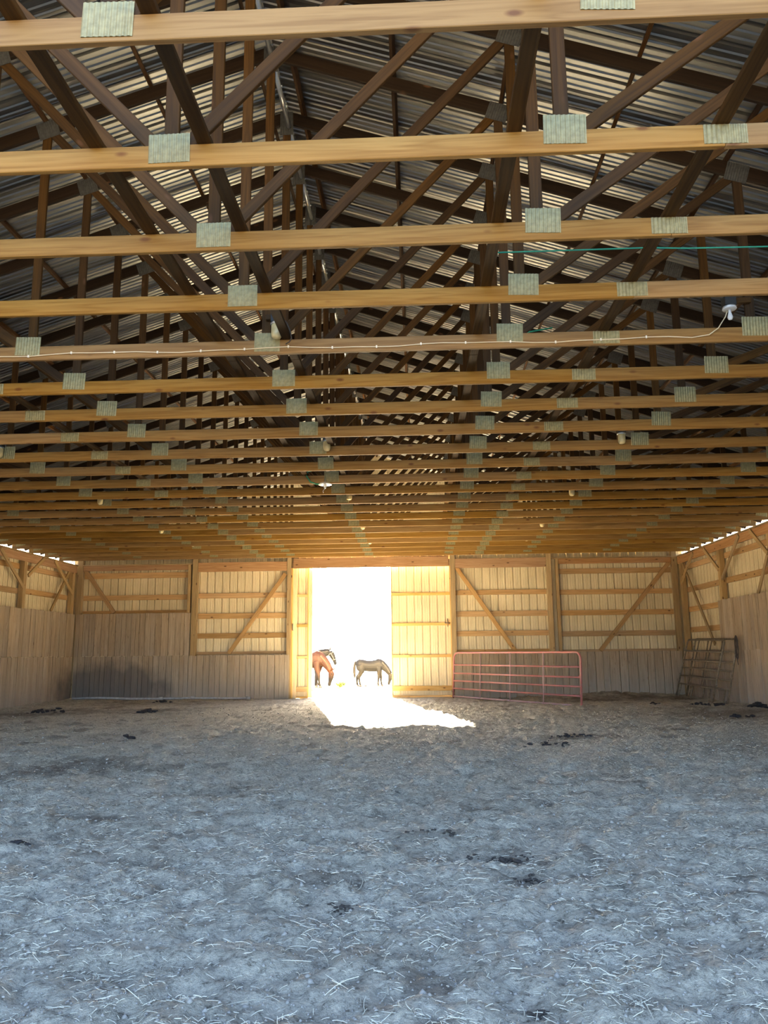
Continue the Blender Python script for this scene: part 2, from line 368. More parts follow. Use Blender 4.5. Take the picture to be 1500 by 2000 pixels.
# ------------------------------------------------------------------ ribbed sheets
RIB = 0.27
def sheet_profile():
    pts = []
    for k in range(4):
        a = k * RIB
        pts += [(a, 0.0), (a + 0.003, 0.055), (a + 0.034, 0.055), (a + 0.042, 0.0), (a + 0.115, 0.0), (a + 0.119, 0.010), (a + 0.135, 0.010), (a + 0.141, 0.0),
                (a + 0.190, 0.0), (a + 0.194, 0.010), (a + 0.210, 0.010), (a + 0.216, 0.0)]
    pts.append((4 * RIB, 0.0))
    return pts
PROF = sheet_profile()
SHW = 4 * RIB
RPROF = []
for k_ in range(12):
    a_ = k_ * 0.09; h_ = 0.032 if k_ % 3 == 0 else 0.014
    RPROF += [(a_, 0.0), (a_ + 0.014, h_), (a_ + 0.036, h_), (a_ + 0.050, 0.0)]
def sheet_mesh(name, length, material, ribs=4, prof=None):
    """sheet in the XZ plane: width along X, length along Z from 0, ribs standing out to +Y (away from the room)"""
    pf = (prof or PROF)[:12 * ribs] + [(ribs * RIB, 0.0)]
    v = []; f = []
    for x, d in pf: v += [(x, d, 0), (x, d, length)]
    for i in range(len(pf) - 1): f.append((2 * i, 2 * i + 2, 2 * i + 3, 2 * i + 1))
    return mesh_from(name, v, f, material)

# ------------------------------------------------------------------ ceiling: roof sheets, purlins, lateral braces
ceil = tag(empty('ceiling', (XC, 13, Z0)), 'underside of the ribbed metal barn roof on timber purlins', kind='structure')
inv = Matrix.Translation((-XC, -13, -Z0))
zc_top = Z0 + CH + 0.09                                  # top chord centre line at the heel
def ztop(dx): return zc_top + PITCH * (HALF - abs(dx))
ang = math.atan(PITCH)
OV = 0.60
slope_len = (HALF + OV) / math.cos(ang)
rsheet = sheet_mesh('roof_sheet', slope_len, M['roof'], 4, RPROF)
zoff = (0.085 + 0.095) / math.cos(ang)                    # top chord half + purlin
ncol = int(math.ceil((28.3 - (YE - 0.4)) / SHW))
for s in (-1, 1):
    for k in range(ncol):
        y = YE - 0.4 + k * SHW
        # width along +-Y, length up the slope, ribs away from the room
        up = Vector((-s * math.cos(ang), 0, math.sin(ang))); nrm = Vector((s * math.sin(ang), 0, math.cos(ang)))
        wx = Vector((0, 1, 0)) if s > 0 else Vector((0, 1, 0))
        r = Matrix((wx, nrm, up)).transposed().to_4x4()
        base = Vector((XC + s * (HALF + OV), y, ztop(HALF + OV) + zoff + random.uniform(-0.001, 0.001)))
        link_obj('roof_sheet', rsheet, ceil, inv @ Matrix.Translation(base) @ r)
    for j, dxp in enumerate([0.22, 1.45, 2.7, 3.95, 5.2, 6.45, 7.7, 8.95, 10.25, 10.75]):
        c = Vector((XC + s * dxp, 0, ztop(dxp) + (0.085 + 0.047) / math.cos(ang)))
        x = Vector((0, 1, 0)); z = Vector((s * math.sin(ang), 0, math.cos(ang))); y = z.cross(x)
        # several lengths end to end
        y0 = YE - 0.3; cuts = [y0 + 0.0, y0 + 7.4 + 0.5 * (j % 2), y0 + 14.9, y0 + 22.2 - 0.4 * (j % 2), 28.2]
        for a, b_ in zip(cuts, cuts[1:]):
            r = Matrix((x, y, z)).transposed().to_4x4()
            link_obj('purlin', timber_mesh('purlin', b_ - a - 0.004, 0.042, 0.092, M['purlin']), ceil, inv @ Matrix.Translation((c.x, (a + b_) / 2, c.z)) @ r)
capm = mesh_from('ridge_cap', [(-0.25, 0, -0.0838), (0, 0, 0), (0.25, 0, -0.0838), (-0.25, 29.8, -0.0838), (0, 29.8, 0), (0.25, 29.8, -0.0838)], [(0, 1, 4, 3), (1, 2, 5, 4)], M['roof'])
link_obj('ridge_cap', capm, ceil, inv @ Matrix.Translation((XC, YE - 0.4, ztop(0) + zoff + 0.03)))
for bx in (-5.36, -2.15, -1.40, 0.70, 2.07, -8.4, 5.1):
    ys_ = [3.05, 8.7, 14.2, 20.5, 27.2]
    for a, b_ in zip(ys_, ys_[1:]):
        box('lateral_brace', (bx - 0.05, a, Z0 + CH), (bx + 0.05, b_ - 0.004, Z0 + CH + 0.042), M['web'], ceil, inv=inv)

# ------------------------------------------------------------------ roof trusses
def plate_mesh(name, w_, h_, material, nr=9):
    v = []; f = []; n = nr * 4
    for i in range(n + 1):
        x = -w_ / 2 + w_ * i / n; d = (0, -0.004, -0.004, 0)[i % 4]
        v += [(x, d, -h_ / 2), (x, d, h_ / 2)]
    for i in range(n): f.append((2 * i, 2 * i + 2, 2 * i + 3, 2 * i + 1))
    a = len(v); v += [(-w_ / 2, 0.002, -h_ / 2), (w_ / 2, 0.002, -h_ / 2), (w_ / 2, 0.002, h_ / 2), (-w_ / 2, 0.002, h_ / 2)]
    f += [(a, a + 3, a + 2, a + 1), (0, 1, a + 3, a), (2 * n, a + 1, a + 2, 2 * n + 1)]
    return mesh_from(name, v, f, material)
PLB = plate_mesh('gusset_plate', 0.285, 0.215, M['plate'])
PLS = plate_mesh('gusset_plate', 0.285, 0.140, M['plate'])
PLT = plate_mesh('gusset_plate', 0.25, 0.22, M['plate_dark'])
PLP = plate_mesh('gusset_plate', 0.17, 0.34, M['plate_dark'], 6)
ORD = ['first', 'second', 'third', 'fourth', 'fifth', 'sixth', 'seventh', 'eighth', 'ninth', 'tenth', 'eleventh', 'twelfth', 'thirteenth', 'fourteenth',
       'fifteenth', 'sixteenth', 'seventeenth', 'eighteenth', 'nineteenth', 'twentieth', 'twenty-first', 'twenty-second']
J = [0.0, 2.65, 5.28, 7.92]
def truss(k):
    y = TY[k]
    t = empty('roof_truss', (XC, y, Z0))
    rr = random.Random(100 + k)
    def T(n, p, q_, th, h, m_): return strut(n, (p[0], rr.uniform(-0.0008, 0.0008), p[1]), (q_[0], rr.uniform(-0.0008, 0.0008), q_[1]), th, h, m_, t)
    zb = CH / 2
    # bottom chord in three lengths, joined at the splice plates
    sp = 3.71
    for a, b_ in ((-HALF - 0.12, -sp), (-sp, sp), (sp, HALF + 0.12)):
        T('bottom_chord', (a + 0.001, zb + rr.uniform(-0.0015, 0.0015)), (b_ - 0.001, zb + rr.uniform(-0.0015, 0.0015)), CT, CH, M['chord'])
    zt = lambda dx: ztop(dx) - Z0
    for s in (-1, 1):
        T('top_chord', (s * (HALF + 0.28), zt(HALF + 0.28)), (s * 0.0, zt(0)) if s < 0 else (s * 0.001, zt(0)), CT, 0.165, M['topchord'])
    tops = lambda dx: zt(dx) - 0.07
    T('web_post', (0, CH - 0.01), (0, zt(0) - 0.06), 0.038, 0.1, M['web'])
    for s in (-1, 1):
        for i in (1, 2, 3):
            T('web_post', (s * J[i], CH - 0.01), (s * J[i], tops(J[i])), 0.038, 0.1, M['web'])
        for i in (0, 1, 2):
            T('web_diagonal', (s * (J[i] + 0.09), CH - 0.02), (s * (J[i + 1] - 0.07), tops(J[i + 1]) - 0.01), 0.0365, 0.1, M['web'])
    pj = -CT / 2 - 0.0035
    def P(me_, x, z, a=0.0):
        link_obj('gusset_plate', me_, t, Matrix.Translation((x + rr.uniform(-0.015, 0.015), pj, z)) @ Matrix.Rotation(a + rr.uniform(-0.02, 0.02), 4, 'Y'))
    P(PLB, 0.0, 0.135)
    for s in (-1, 1):
        for i in (1, 2, 3): P(PLB, s * (J[i] + 0.03), 0.165, 0.03)
        P(PLS, s * sp, zb + 0.004)
        P(PLB, s * (HALF - 0.15), 0.20, s * 0.15)
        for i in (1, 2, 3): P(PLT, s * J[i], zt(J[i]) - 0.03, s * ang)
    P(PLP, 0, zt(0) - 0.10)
    extra = {0: 'filling the top of the photo', 4: 'with a pale cable stapled along its chord', 10: 'with an enamel lampholder below its centre plate', 11: 'with a dark bird nest on its left chord',
             21: 'nearest the back wall', 1: 'just behind the nearest one'}.get(k, 'counted from the camera')
    if k == 0: lab = 'nearest pine roof truss, its knotty bottom chord %s' % extra
    elif k == 21: lab = 'farthest pine roof truss, the one %s above the doors' % extra
    else: lab = ('pine roof truss, %s in the row from the camera' % ORD[k] if extra.startswith('counted') else '%s pine roof truss from the camera, %s' % (ORD[k], extra))
    return tag(t, lab, 'roof truss', 'pine roof trusses in a row')
for k in range(NT): truss(k)

# ------------------------------------------------------------------ walls
def wall_root(name, label, loc): return tag(empty(name, loc), label, kind='structure')
PL_LOW = timber_mesh('plank', 1.0, 0.032, 1.52, M['board'], 0.0)
def plank_mesh(h, seed):
    """stall board 1 m wide (scaled), origin at its foot, face to -Y, uneven rounded long edges"""
    bm = bmesh.new(); r = random.Random(seed); ns = 4
    L = []; Rr = []; LB = []; RB = []
    for i in range(ns + 1):
        z = h * i / ns; a = r.uniform(0.012, 0.04); c = r.uniform(0.012, 0.04); bow = r.uniform(-0.004, 0.004)
        L.append(bm.verts.new((-0.5 + a, bow, z))); Rr.append(bm.verts.new((0.5 - c, bow, z)))
        LB.append(bm.verts.new((-0.5 + a, 0.03, z))); RB.append(bm.verts.new((0.5 - c, 0.03, z)))
    for i in range(ns):
        bm.faces.new((L[i], Rr[i], Rr[i + 1], L[i + 1])); bm.faces.new((LB[i], L[i], L[i + 1], LB[i + 1])); bm.faces.new((Rr[i], RB[i], RB[i + 1], Rr[i + 1]))
    bm.faces.new((L[-1], Rr[-1], RB[-1], LB[-1]))
    return bm_mesh('plank', bm, M['board'])
LOWP = [plank_mesh(1.60, i) for i in range(4)]
UPP = [plank_mesh(1.48, 20 + i) for i in range(4)]
def planks(root, p0, dirv, length, face, meshes, z, inv_, wmin=0.13, wmax=0.27, seed=0):
    """boards side by side from p0 along dirv; face = direction the boards look"""
    r = random.Random(seed); x = Vector(dirv); y = -Vector(face); s = 0.0
    rot = Matrix((x, y, Vector((0, 0, 1)))).transposed().to_4x4()
    while s < length - 0.02:
        wd = min(r.uniform(wmin, wmax), length - s)
        if length - s - wd < 0.1: wd = length - s
        c = Vector(p0) + x * (s + wd / 2) + y * r.uniform(-0.006, 0.012)
        mt = Matrix.Translation((c.x, c.y, z + r.uniform(-0.018, 0.006))) @ rot @ Matrix.Rotation(r.uniform(-0.003, 0.003), 4, 'Y') @ Matrix.Diagonal((wd, 1, 1, 1))
        link_obj('plank', r.choice(meshes), root, inv_ @ mt)
        s += wd
SH_SIDE = sheet_mesh('siding_sheet', 4.82, M['siding'])
def side_wall(name, label, X, s):
    """s = -1 left wall (faces +X), s = +1 right wall (faces -X)"""
    root = wall_root(name, label, (X, 13, 0)); iv = Matrix.Translation((-X, -13, 0))
    face = Vector((-s, 0, 0))
    def bx(n, lo, hi, m_):
        lo = list(lo); hi = list(hi)
        if lo[0] > hi[0]: lo[0], hi[0] = hi[0], lo[0]
        return box(n, lo, hi, m_, root, inv=iv)
    # siding outside, girts, posts, boards inside
    xs_ = X + s * 0.235
    rot = Matrix((Vector((0, 1, 0)), Vector((s, 0, 0)), Vector((0, 0, 1)))).transposed().to_4x4()
    for k in range(int(math.ceil((YB + 0.25 - YE) / SHW))):
        link_obj('siding_sheet', SH_SIDE, root, iv @ Matrix.Translation((xs_, YB + 0.24 - (k + 1) * SHW, -0.1)) @ rot)
    py = [27.2 - 3.45 * i for i in range(9)]
    for z in (2.10, 2.78, 3.47, 4.22):
        for a, b_ in zip(py, py[1:]):
            if z < 2.6 and not (s > 0 and a > 27): continue
            if z < 2.85 and s < 0: continue
            dz = random.uniform(-0.02, 0.02)
            bx('girt', (xs_ - s * 0.003, b_ + 0.09 if b_ > -0.5 else YE, z - 0.085 + dz), (xs_ - s * 0.045, a - 0.09, z + 0.085 + dz), M['girt'])
    for y in py:
        bx('post', (X + s * 0.19, y - 0.09, -0.1), (X + s * 0.034, y + 0.09, 4.43), M['post'])
        if y > 27: continue
    for a, b_ in ((YE, 6.4), (6.4, 13.3), (13.3, 20.2), (20.2, YB)):
        bx('top_plate', (X + s * 0.19, a, 4.632), (X - s * 0.0, b_ - 0.003, 4.675), M['post'])
        bx('header_board', (X + s * 0.03, a, 4.38), (X + s * 0.072, b_ - 0.003, 4.63), M['red'])
        bx('header_board', (X + s * 0.150, a, 4.42), (X + s * 0.188, b_ - 0.003, 4.63), M['red'])
    # boards
    low = (X, 0, 0); dirv = Vector((0, -1, 0)); p = (X, YB - 0.02, 0)
    planks(root, p, dirv, YB - YE - 0.05, face, LOWP, -0.155, iv, seed=3 + s)
    if s < 0: planks(root, p, dirv, YB - YE - 0.05, face, UPP, 1.452, iv, seed=8)
    else: planks(root, (X, 23.98, 0), dirv, 23.98 - YE - 0.05, face, UPP, 1.42, iv, seed=9)
    # diagonal braces in front of the posts
    xi = X + s * 0.012; xi2 = X + s * 0.055
    def br(a, b_, xx=xi): 
        strut('brace', (xx, a[0], a[1]), (xx, b_[0], b_[1]), 0.042, 0.115, M['post'], root, side=(1, 0, 0), inv=iv)
    if s < 0:
        br((22.15, 4.58), (23.60, 3.58)); br((24.85, 4.60), (23.88, 3.95)); br((25.60, 4.62), (27.09, 3.62)); br((27.02, 4.61), (25.62, 2.94), xi2)
        base = [(18.7, 4.58, 20.15, 3.58), (21.4, 4.60, 20.43, 3.95), (21.9, 4.2, 20.9, 2.94)]
    else:
        br((24.85, 4.60), (23.72, 3.80)); br((22.05, 4.58), (23.50, 3.50)); br((21.30, 4.60), (20.35, 3.86)); br((19.9, 4.5), (21.25, 2.88), xi2)
        br((25.79, 4.58), (27.15, 3.68)); br((27.17, 4.58), (24.62, 1.60), xi2)
        base = [(18.6, 4.58, 20.05, 3.5)]
    for a in base: br((a[0], a[1]), (a[2], a[3]))
    return root
side_wall('wall_left', 'left barn wall, cream ribbed siding above two rows of grey stall boards', XL, -1)
side_wall('wall_right', 'right barn wall, cream ribbed siding above weathered stall boards', XR, 1)

# back wall
wb = wall_root('wall_back', 'back barn wall with cream ribbed siding, timber girts and stall boards around the doorway', (XC, YB, 0)); ib = Matrix.Translation((-XC, -YB, 0))
def bb(n, lo, hi, m_):
    return box(n, lo, hi, m_, wb, inv=ib)
YS = YB + 0.235
DL, DR = -4.50, 1.14                        # framed opening
def siding_run(x0, x1, z0, z1, root, y, iv, seed=0):
    n = (x1 - x0) / RIB; k = 0
    while x0 + k * RIB < x1 - 0.05:
        rb = min(4, max(1, int(round((x1 - x0) / RIB - k))))
        link_obj('siding_sheet', sheet_mesh('siding_sheet', z1 - z0, M['siding'], rb), root, iv @ Matrix.Translation((x0 + k * RIB, y, z0)))
        k += rb
siding_run(XL - 0.24, DL - 0.02, -0.1, 4.95, wb, YS, ib)
siding_run(DR + 0.02, XR + 0.24, -0.1, 4.95, wb, YS, ib)
siding_run(DL - 0.02, DR + 0.02, 4.72, 4.95, wb, YS, ib)
# gable sheets above, stepped to the roof line
gx = XC - HALF - 0.2
while gx < XC + HALF + 0.1:
    v = []; f = []
    for x_, d_ in PROF:
        v += [(x_, d_, 0), (x_, d_, max(0.02, ztop(gx + x_ - XC) + zoff - 0.003 - 4.93))]
    for i in range(len(PROF) - 1): f.append((2 * i, 2 * i + 2, 2 * i + 3, 2 * i + 1))
    link_obj('siding_sheet', mesh_from('siding_sheet', v, f, M['siding']), wb, ib @ Matrix.Translation((gx, YS + 0.004, 4.93))); gx += SHW
POSTS = [(-12.1, 0.19), (-7.92, 0.19), (-4.55, 0.15), (1.22, 0.17), (4.58, 0.17), (8.91, 0.17)]
for px_, wd in POSTS:
    bb('post', (px_ - wd / 2, YB + 0.02 if abs(px_) < 8.5 else YB + 0.034, -0.1), (px_ + wd / 2, YB + 0.19, 4.86), M['post'])
for px_, zlo in ((-8.13, 2.93), (4.86, 1.44)): bb('jamb_board', (px_ - 0.05, YB + 0.03, zlo), (px_ + 0.05, YB + 0.19, 4.64), M['post'])
def girts(x0, x1, zs, m_=None):
    for z, h in zs:
        dz = random.uniform(-0.015, 0.015)
        o = bb('girt', (x0, YS - 0.045, z - h / 2 + dz), (x1, YS - 0.003, z + h / 2 + dz), m_ or M['girt'])
girts(-12.0, -8.19, [(4.28, 0.2), (3.49, 0.18), (2.98, 0.10)]); girts(-7.82, -4.63, [(3.53, 0.18), (2.81, 0.19), (2.12, 0.18), (1.50, 0.10)])
girts(1.31, 4.49, [(3.50, 0.17), (2.78, 0.19), (2.10, 0.18), (1.50, 0.10)]); girts(4.92, 8.82, [(4.22, 0.18), (3.48, 0.17), (2.76, 0.18), (2.05, 0.18), (1.47, 0.10)])
for x0, x1 in ((-12.0, -8.19), (4.92, 8.82)): bb('header_board', (x0, YB + 0.06, 4.46), (x1, YB + 0.10, 4.64), M['red'])
for x0, x1 in ((-7.82, -4.63), (1.31, 4.49)): bb('header_board', (x0, YB + 0.04, 4.37), (x1, YB + 0.08, 4.70), M['red'])
bb('top_plate', (-12.0, YB + 0.0, 4.645), (-8.03, YB + 0.18, 4.675), M['post']); bb('top_plate', (4.68, YB + 0.0, 4.645), (8.82, YB + 0.18, 4.675), M['post'])
bb('door_header', (DL + 0.10, YB + 0.0, 4.44), (DR - 0.06, YB + 0.045, 4.79), M['red']); bb('door_header', (DL + 0.06, YB + 0.10, 4.46), (DR, YB + 0.19, 4.71), M['red'])
for x in (DL + 0.045, DR + 0.0): bb('door_jamb', (x - 0.035, YB + 0.03, -0.1), (x + 0.035, YB + 0.19, 4.46), M['door_rail'])
FB = Vector((0, -1, 0))
planks(wb, (XL + 0.03, YB, 0), (1, 0, 0), DL - 0.02 - XL - 0.03, FB, LOWP, -0.155, ib, seed=31)
planks(wb, (XL + 0.03, YB, 0), (1, 0, 0), -8.05 - XL - 0.03, FB, UPP, 1.452, ib, seed=32)
planks(wb, (DR + 0.05, YB, 0), (1, 0, 0), XR - 0.03 - DR - 0.05, FB, LOWP, -0.165, ib, 0.2, 0.36, seed=33)
for a, b_ in (((-4.69, 4.27), (-6.67, 1.50)), ((-12.02, 4.60), (-10.82, 2.96)), ((1.33, 4.43), (3.30, 1.50)), ((8.86, 4.58), (6.22, 1.46))):
    o = strut('brace', (a[0], YB + 0.115, a[1]), (b_[0], YB + 0.115, b_[1]), 0.042, 0.14, M['girt'], wb, inv=ib)

# sliding doors hung outside the wall
def door(name, label, x0, x1, handle_x):
    yd = YB + 0.36
    d = tag(empty(name, ((x0 + x1) / 2, yd, -0.06)), label, kind='structure'); iv = Matrix.Translation((-(x0 + x1) / 2, -yd, 0.06))
    siding_run(x0, x1, -0.05, 4.75, d, yd + 0.03, iv)
    def b(n, lo, hi, m_=M['door_rail']):
        box(n, lo, hi, m_, d, inv=iv)
    for z, h in ((3.50, 0.10), (2.44, 0.10), (1.34, 0.10), (0.24, 0.17), (-0.03, 0.07), (4.66, 0.12)):
        b('rail', (x0 + 0.03, yd - 0.012, z - h / 2), (x1 - 0.03, yd + 0.027, z + h / 2))
    for x in (x0 + 0.015, x1 - 0.015): b('stile', (x - 0.016, yd - 0.013, -0.06), (x + 0.016, yd + 0.028, 4.74))
    if handle_x:
        bm = bmesh.new(); tube_bm(bm, [(handle_x, yd - 0.02, 2.62), (handle_x, yd - 0.07, 2.6), (handle_x, yd - 0.07, 2.38), (handle_x, yd - 0.02, 2.35)], 0.014, 6)
        bmesh.ops.transform(bm, matrix=iv, verts=bm.verts)
        link_obj('handle', bm_mesh('handle', bm, M['handle'], True), d)
        bm = bmesh.new(); tube_bm(bm, [(handle_x - 0.1, yd - 0.03, 2.47), (handle_x + 0.1, yd - 0.03, 2.47)], 0.02, 6)
        bmesh.ops.transform(bm, matrix=iv, verts=bm.verts)
        link_obj('latch', bm_mesh('latch', bm, M['handle'], True), d)
door('door_1', 'left sliding barn door, only its pale yellow edge showing in the doorway', -7.0, -3.90, None)
door('door_2', 'right sliding barn door, pale yellow ribbed leaf with timber rails beside the opening', -0.97, 1.93, 1.02)
bm = bmesh.new(); tube_bm(bm, [(-4.40, YB + 0.02, 2.50), (-4.40, YB - 0.04, 2.47), (-4.40, YB - 0.04, 2.30), (-4.40, YB + 0.02, 2.26)], 0.016, 6); bmesh.ops.transform(bm, matrix=ib, verts=bm.verts)
link_obj('latch', bm_mesh('latch', bm, M['handle'], True), wb)

# ------------------------------------------------------------------ red tube gate leaning by the back wall
def hz(x, y): return float(height(np.array([x]), np.array([y]))[0])
A = Vector((1.12, 27.05, 0)); B = Vector((4.36, 21.95, 0)); A.z = -0.06; B.z = -0.085
L = (B - A).length; dirv = (B - A).normalized()
g = tag(empty('tube_gate', A), 'faded red six-rail tube gate leaning beside the yellow door', 'gate')
gx_ = dirv; gy_ = Vector((0, 0, 1)).cross(gx_).normalized(); lean = -0.05
gz_ = (Vector((0, 0, 1)) + gy_ * -lean).normalized()
def gp(u, h): return gx_ * u + gz_ * h
H = 1.50; r0 = 0.026
fr = [gp(0, 0.0), gp(0, H - 0.22)] + [gp(0.2 - 0.2 * math.cos(a), H - 0.2 + 0.2 * math.sin(a)) for a in np.linspace(0.2, PI / 2, 5)] + \
     [gp(L - 0.2 + 0.2 * math.sin(a), H - 0.2 + 0.2 * math.cos(a)) for a in np.linspace(0, PI / 2, 6)] + [gp(L, H - 0.25), gp(L, 0)]
tube('frame', fr, r0 + 0.004, M['gate'], g, 10)
for i, h in enumerate((0.06, 0.32, 0.57, 0.82, 1.10)):
    tube('rail', [gp(0, h), gp(L, h)], r0, M['gate_dusty'] if i == 0 else M['gate'], g, 8)
for u in (0.25, 0.5, 0.75): tube('brace', [gp(L * u, 0.05) - gy_ * 0.02, gp(L * u, H) - gy_ * 0.02], 0.016, M['gate_dusty'], g, 6)
tube('hinge', [gp(-0.02, 0.2), gp(-0.09, 0.2), gp(-0.09, 0.28)], 0.014, M['steel'], g, 6)
tube('latch_chain', [gp(L - 0.02, 0.83), gp(L - 0.06, 0.86), gp(L - 0.1, 0.80)], 0.022, M['gate'], g, 6)

# ------------------------------------------------------------------ corral panels in the right corner
def panel(label, foot_x, top_x, y0, y1, zb, Hh):
    P = tag(empty('corral_panel', (foot_x, (y0 + y1) / 2, zb)), label, 'livestock panel', None)
    Lp = y0 - y1
    z_ = Vector((top_x - foot_x, 0, math.sqrt(max(0.01, Hh ** 2 - (top_x - foot_x) ** 2)))).normalized()
    def pp(u, h): return Vector((0, (y0 - y1) / 2 - u, 0)) + z_ * h + Vector((0, 0, -0.06 * u / Lp))
    rr = 0.028
    c = 0.14
    arc0 = [pp(c - c * math.cos(a), Hh - c + c * math.sin(a)) for a in np.linspace(0, PI / 2, 5)]
    arc1 = [pp(Lp - c + c * math.sin(a), Hh - c + c * math.cos(a)) for a in np.linspace(0, PI / 2, 5)]
    tube('frame', [pp(0, 0)] + arc0 + arc1 + [pp(Lp, 0)], rr, M['steel'], P, 8)
    for h in (0.40, 0.66, 0.92, 1.17, 1.46): tube('rail', [pp(0, h), pp(Lp, h)], rr - 0.003, M['steel'], P, 8)
    for u in (0.34, 0.68): tube('brace', [pp(Lp * u, 0.38) , pp(Lp * u, Hh)], 0.016, M['steel'], P, 6)
    tube('leg', [pp(0.0, 0.02), pp(0.16, 0.0), pp(0.22, 0.08), pp(0.24, 0.40)], rr - 0.003, M['steel'], P, 8)
    tube('leg', [pp(Lp, 0.02), pp(Lp - 0.24, 0.0), pp(Lp - 0.32, 0.08), pp(Lp - 0.34, 0.40)], rr - 0.003, M['steel'], P, 8)
    tube('leg', [pp(Lp * 0.42, 0.0), pp(Lp * 0.42, 0.40)], rr - 0.003, M['steel'], P, 8)
    for h in (0.5, 0.72, 1.4): tube('connector', [pp(Lp, h), pp(Lp + 0.07, h)], 0.018, M['steel'], P, 6)
    return P
panel('rusty six-rail corral panel in front, leaning in the right back corner', 8.20, 8.70, 26.05, 22.95, 0.02, 1.82)
panel('rusty corral panel behind the front one, touching the right wall boards', 8.50, 8.93, 26.0, 22.62, 0.0, 1.84)
bm = bmesh.new(); rp_ = []
for i in range(49):
    t = i / 48 * 4 * 2 * PI; n4 = i / 48
    rp_.append((8.84 - 0.03 * n4, 22.50 - 0.02 * math.sin(2.3 * t) + 0.10 * math.sin(t) - 0.05 * n4, 1.52 + (0.30 - 0.05 * math.sin(0.5 * t)) * math.cos(t)))
rp_ += [(8.80, 22.42, 1.4), (8.80, 22.44, 1.15), (8.80, 22.40, 1.02)]
tube_bm(bm, rp_, 0.011, 6)
tag(link_obj('rope', bm_mesh('rope', bm, M['rope'], True)), 'dark coiled rope hung on the near top corner of the corral panels', 'rope')

# ------------------------------------------------------------------ pipe along the back wall
pp = tag(empty('drain_pipe', (-11.9, 26.95, 0.0)), 'long grey pipe lying along the foot of the back wall at left', 'pipe')
def pz(x, y): return max(hz(x + d, y) for d in (-0.3, 0, 0.3)) + 0.035
pts = [Vector((x, 26.95 + 0.03 * (x + 11.9), 0)) for x in (-11.9, -10.9, -9.9, -8.9, -7.9, -6.9, -5.85)]
tube('pipe_run', [Vector((p.x + 11.9, p.y - 26.95, pz(p.x, p.y))) for p in pts], 0.038, M['pipe'], pp, 10)
for x in (-8.85, -7.75, -5.85):
    y = 26.95 + 0.03 * (x + 11.9)
    tube('coupling', [(x + 11.9 - 0.07, y - 26.95, pz(x, y)), (x + 11.9 + 0.07, y - 26.95, pz(x, y))], 0.054, M['pipe'], pp, 10)

# ------------------------------------------------------------------ lamps in the trusses
def lamp(X, k, postx, label, zl, jar=True):
    y = TY[k] - 0.09
    r = tag(empty('jar_lamp' if jar else 'bulb_lamp', (X, y, zl)), label, 'lamp', 'jar lamps on the trusses' if jar else None)
    dx = postx - X
    sgn = 1 if dx > 0 else -1
    box('bracket', (min(0, dx), 0.02, 0.24), (max(0, dx), 0.075, 0.30), M['web'], r)
    box('housing', (-0.06, -0.055, 0.185), (0.06, 0.055, 0.29), M['black'], r)
    lathe('collar', [(0.05, 0.16), (0.071, 0.165), (0.072, 0.18), (0.05, 0.188)], M['silver'], r)
    if jar:
        lathe('glass_jar', [(0.015, 0.0), (0.042, 0.008), (0.056, 0.03), (0.061, 0.06), (0.062, 0.15), (0.054, 0.163)], M['jar'], r)
    else:
        lathe('enamel_base', [(0.07, 0.15), (0.075, 0.155), (0.07, 0.175), (0.03, 0.18)], M['bulb'], r)
        lathe('bulb', [(0.005, 0.03), (0.02, 0.037), (0.029, 0.06), (0.02, 0.10), (0.014, 0.12), (0.014, 0.15)], M['bulb'], r)
    return r
PC, PR, PLf = XC, XC + J[2], XC - J[2]
fr_ = ['first', 'second', 'third', 'fourth', 'fifth']
lamp(-1.50, 4, PC, 'large frosted jar lamp near the centre plate, nearest lamp of the middle row', 4.82)
for i, (k, z) in enumerate(((8, 4.73), (12, 4.74), (16, 4.755), (19, 4.78))): lamp(-1.47, k, PC, 'frosted jar lamp in the middle row, %s from the camera' % fr_[i + 1], z)
lamp(3.40, 4, PR, 'bare bulb lamp with a metal rim at the end of the pale cable', 4.86, jar=False)
for i, (k, z) in enumerate(((8, 4.74), (12, 4.74), (16, 4.74), (19, 4.80))): lamp(3.37, k, PR, 'frosted jar lamp in the right-hand row, %s jar from the camera' % fr_[i], z)
for i, (k, z) in enumerate(((8, 4.74), (12, 4.75), (16, 4.745), (19, 4.80))): lamp(-7.03, k, PLf, 'frosted jar lamp in the left-hand row, %s jar from the camera' % fr_[i], z)

# pale cable stapled along the fifth truss
yk = TY[4] - CT / 2 - 0.012
cb = tag(empty('lamp_cable', (-6.0, yk, 4.72)), 'pale cable stapled along the bottom chord of the fifth truss', 'cable')
cp = []
for i in range(38):
    x = -6.0 + i * 9.0 / 37; cp.append(Vector((x + 6.0, 0, 0.012 + 0.012 * math.sin(x * 3.1) + 0.006 * math.sin(x * 7.7))))
cp += [Vector((9.18, -0.01, 0.03)), Vector((9.28, -0.02, 0.10)), Vector((9.36, -0.03, 0.22)), Vector((9.40, -0.03, 0.32))]
tube('cord', cp, 0.006, M['cable'], cb, 6)
for i in range(1, 37, 2):
    box('staple', cp[i] - Vector((0.008, 0.011, 0.014)), cp[i] + Vector((0.008, 0.004, 0.014)), M['staple'], cb, bev=0)
tag(tube('hanging_cord', [(-1.45, 7.96, 5.05), (-1.38, 7.97, 4.98), (-1.34, 7.96, 4.88), (-1.33, 8.0, 4.81), (-1.36, 8.03, 4.78), (-1.40, 8.05, 4.765)], 0.007, M['rope']), 'dark lamp cord dropping from the nearest jar lamp to the cable', 'cable')

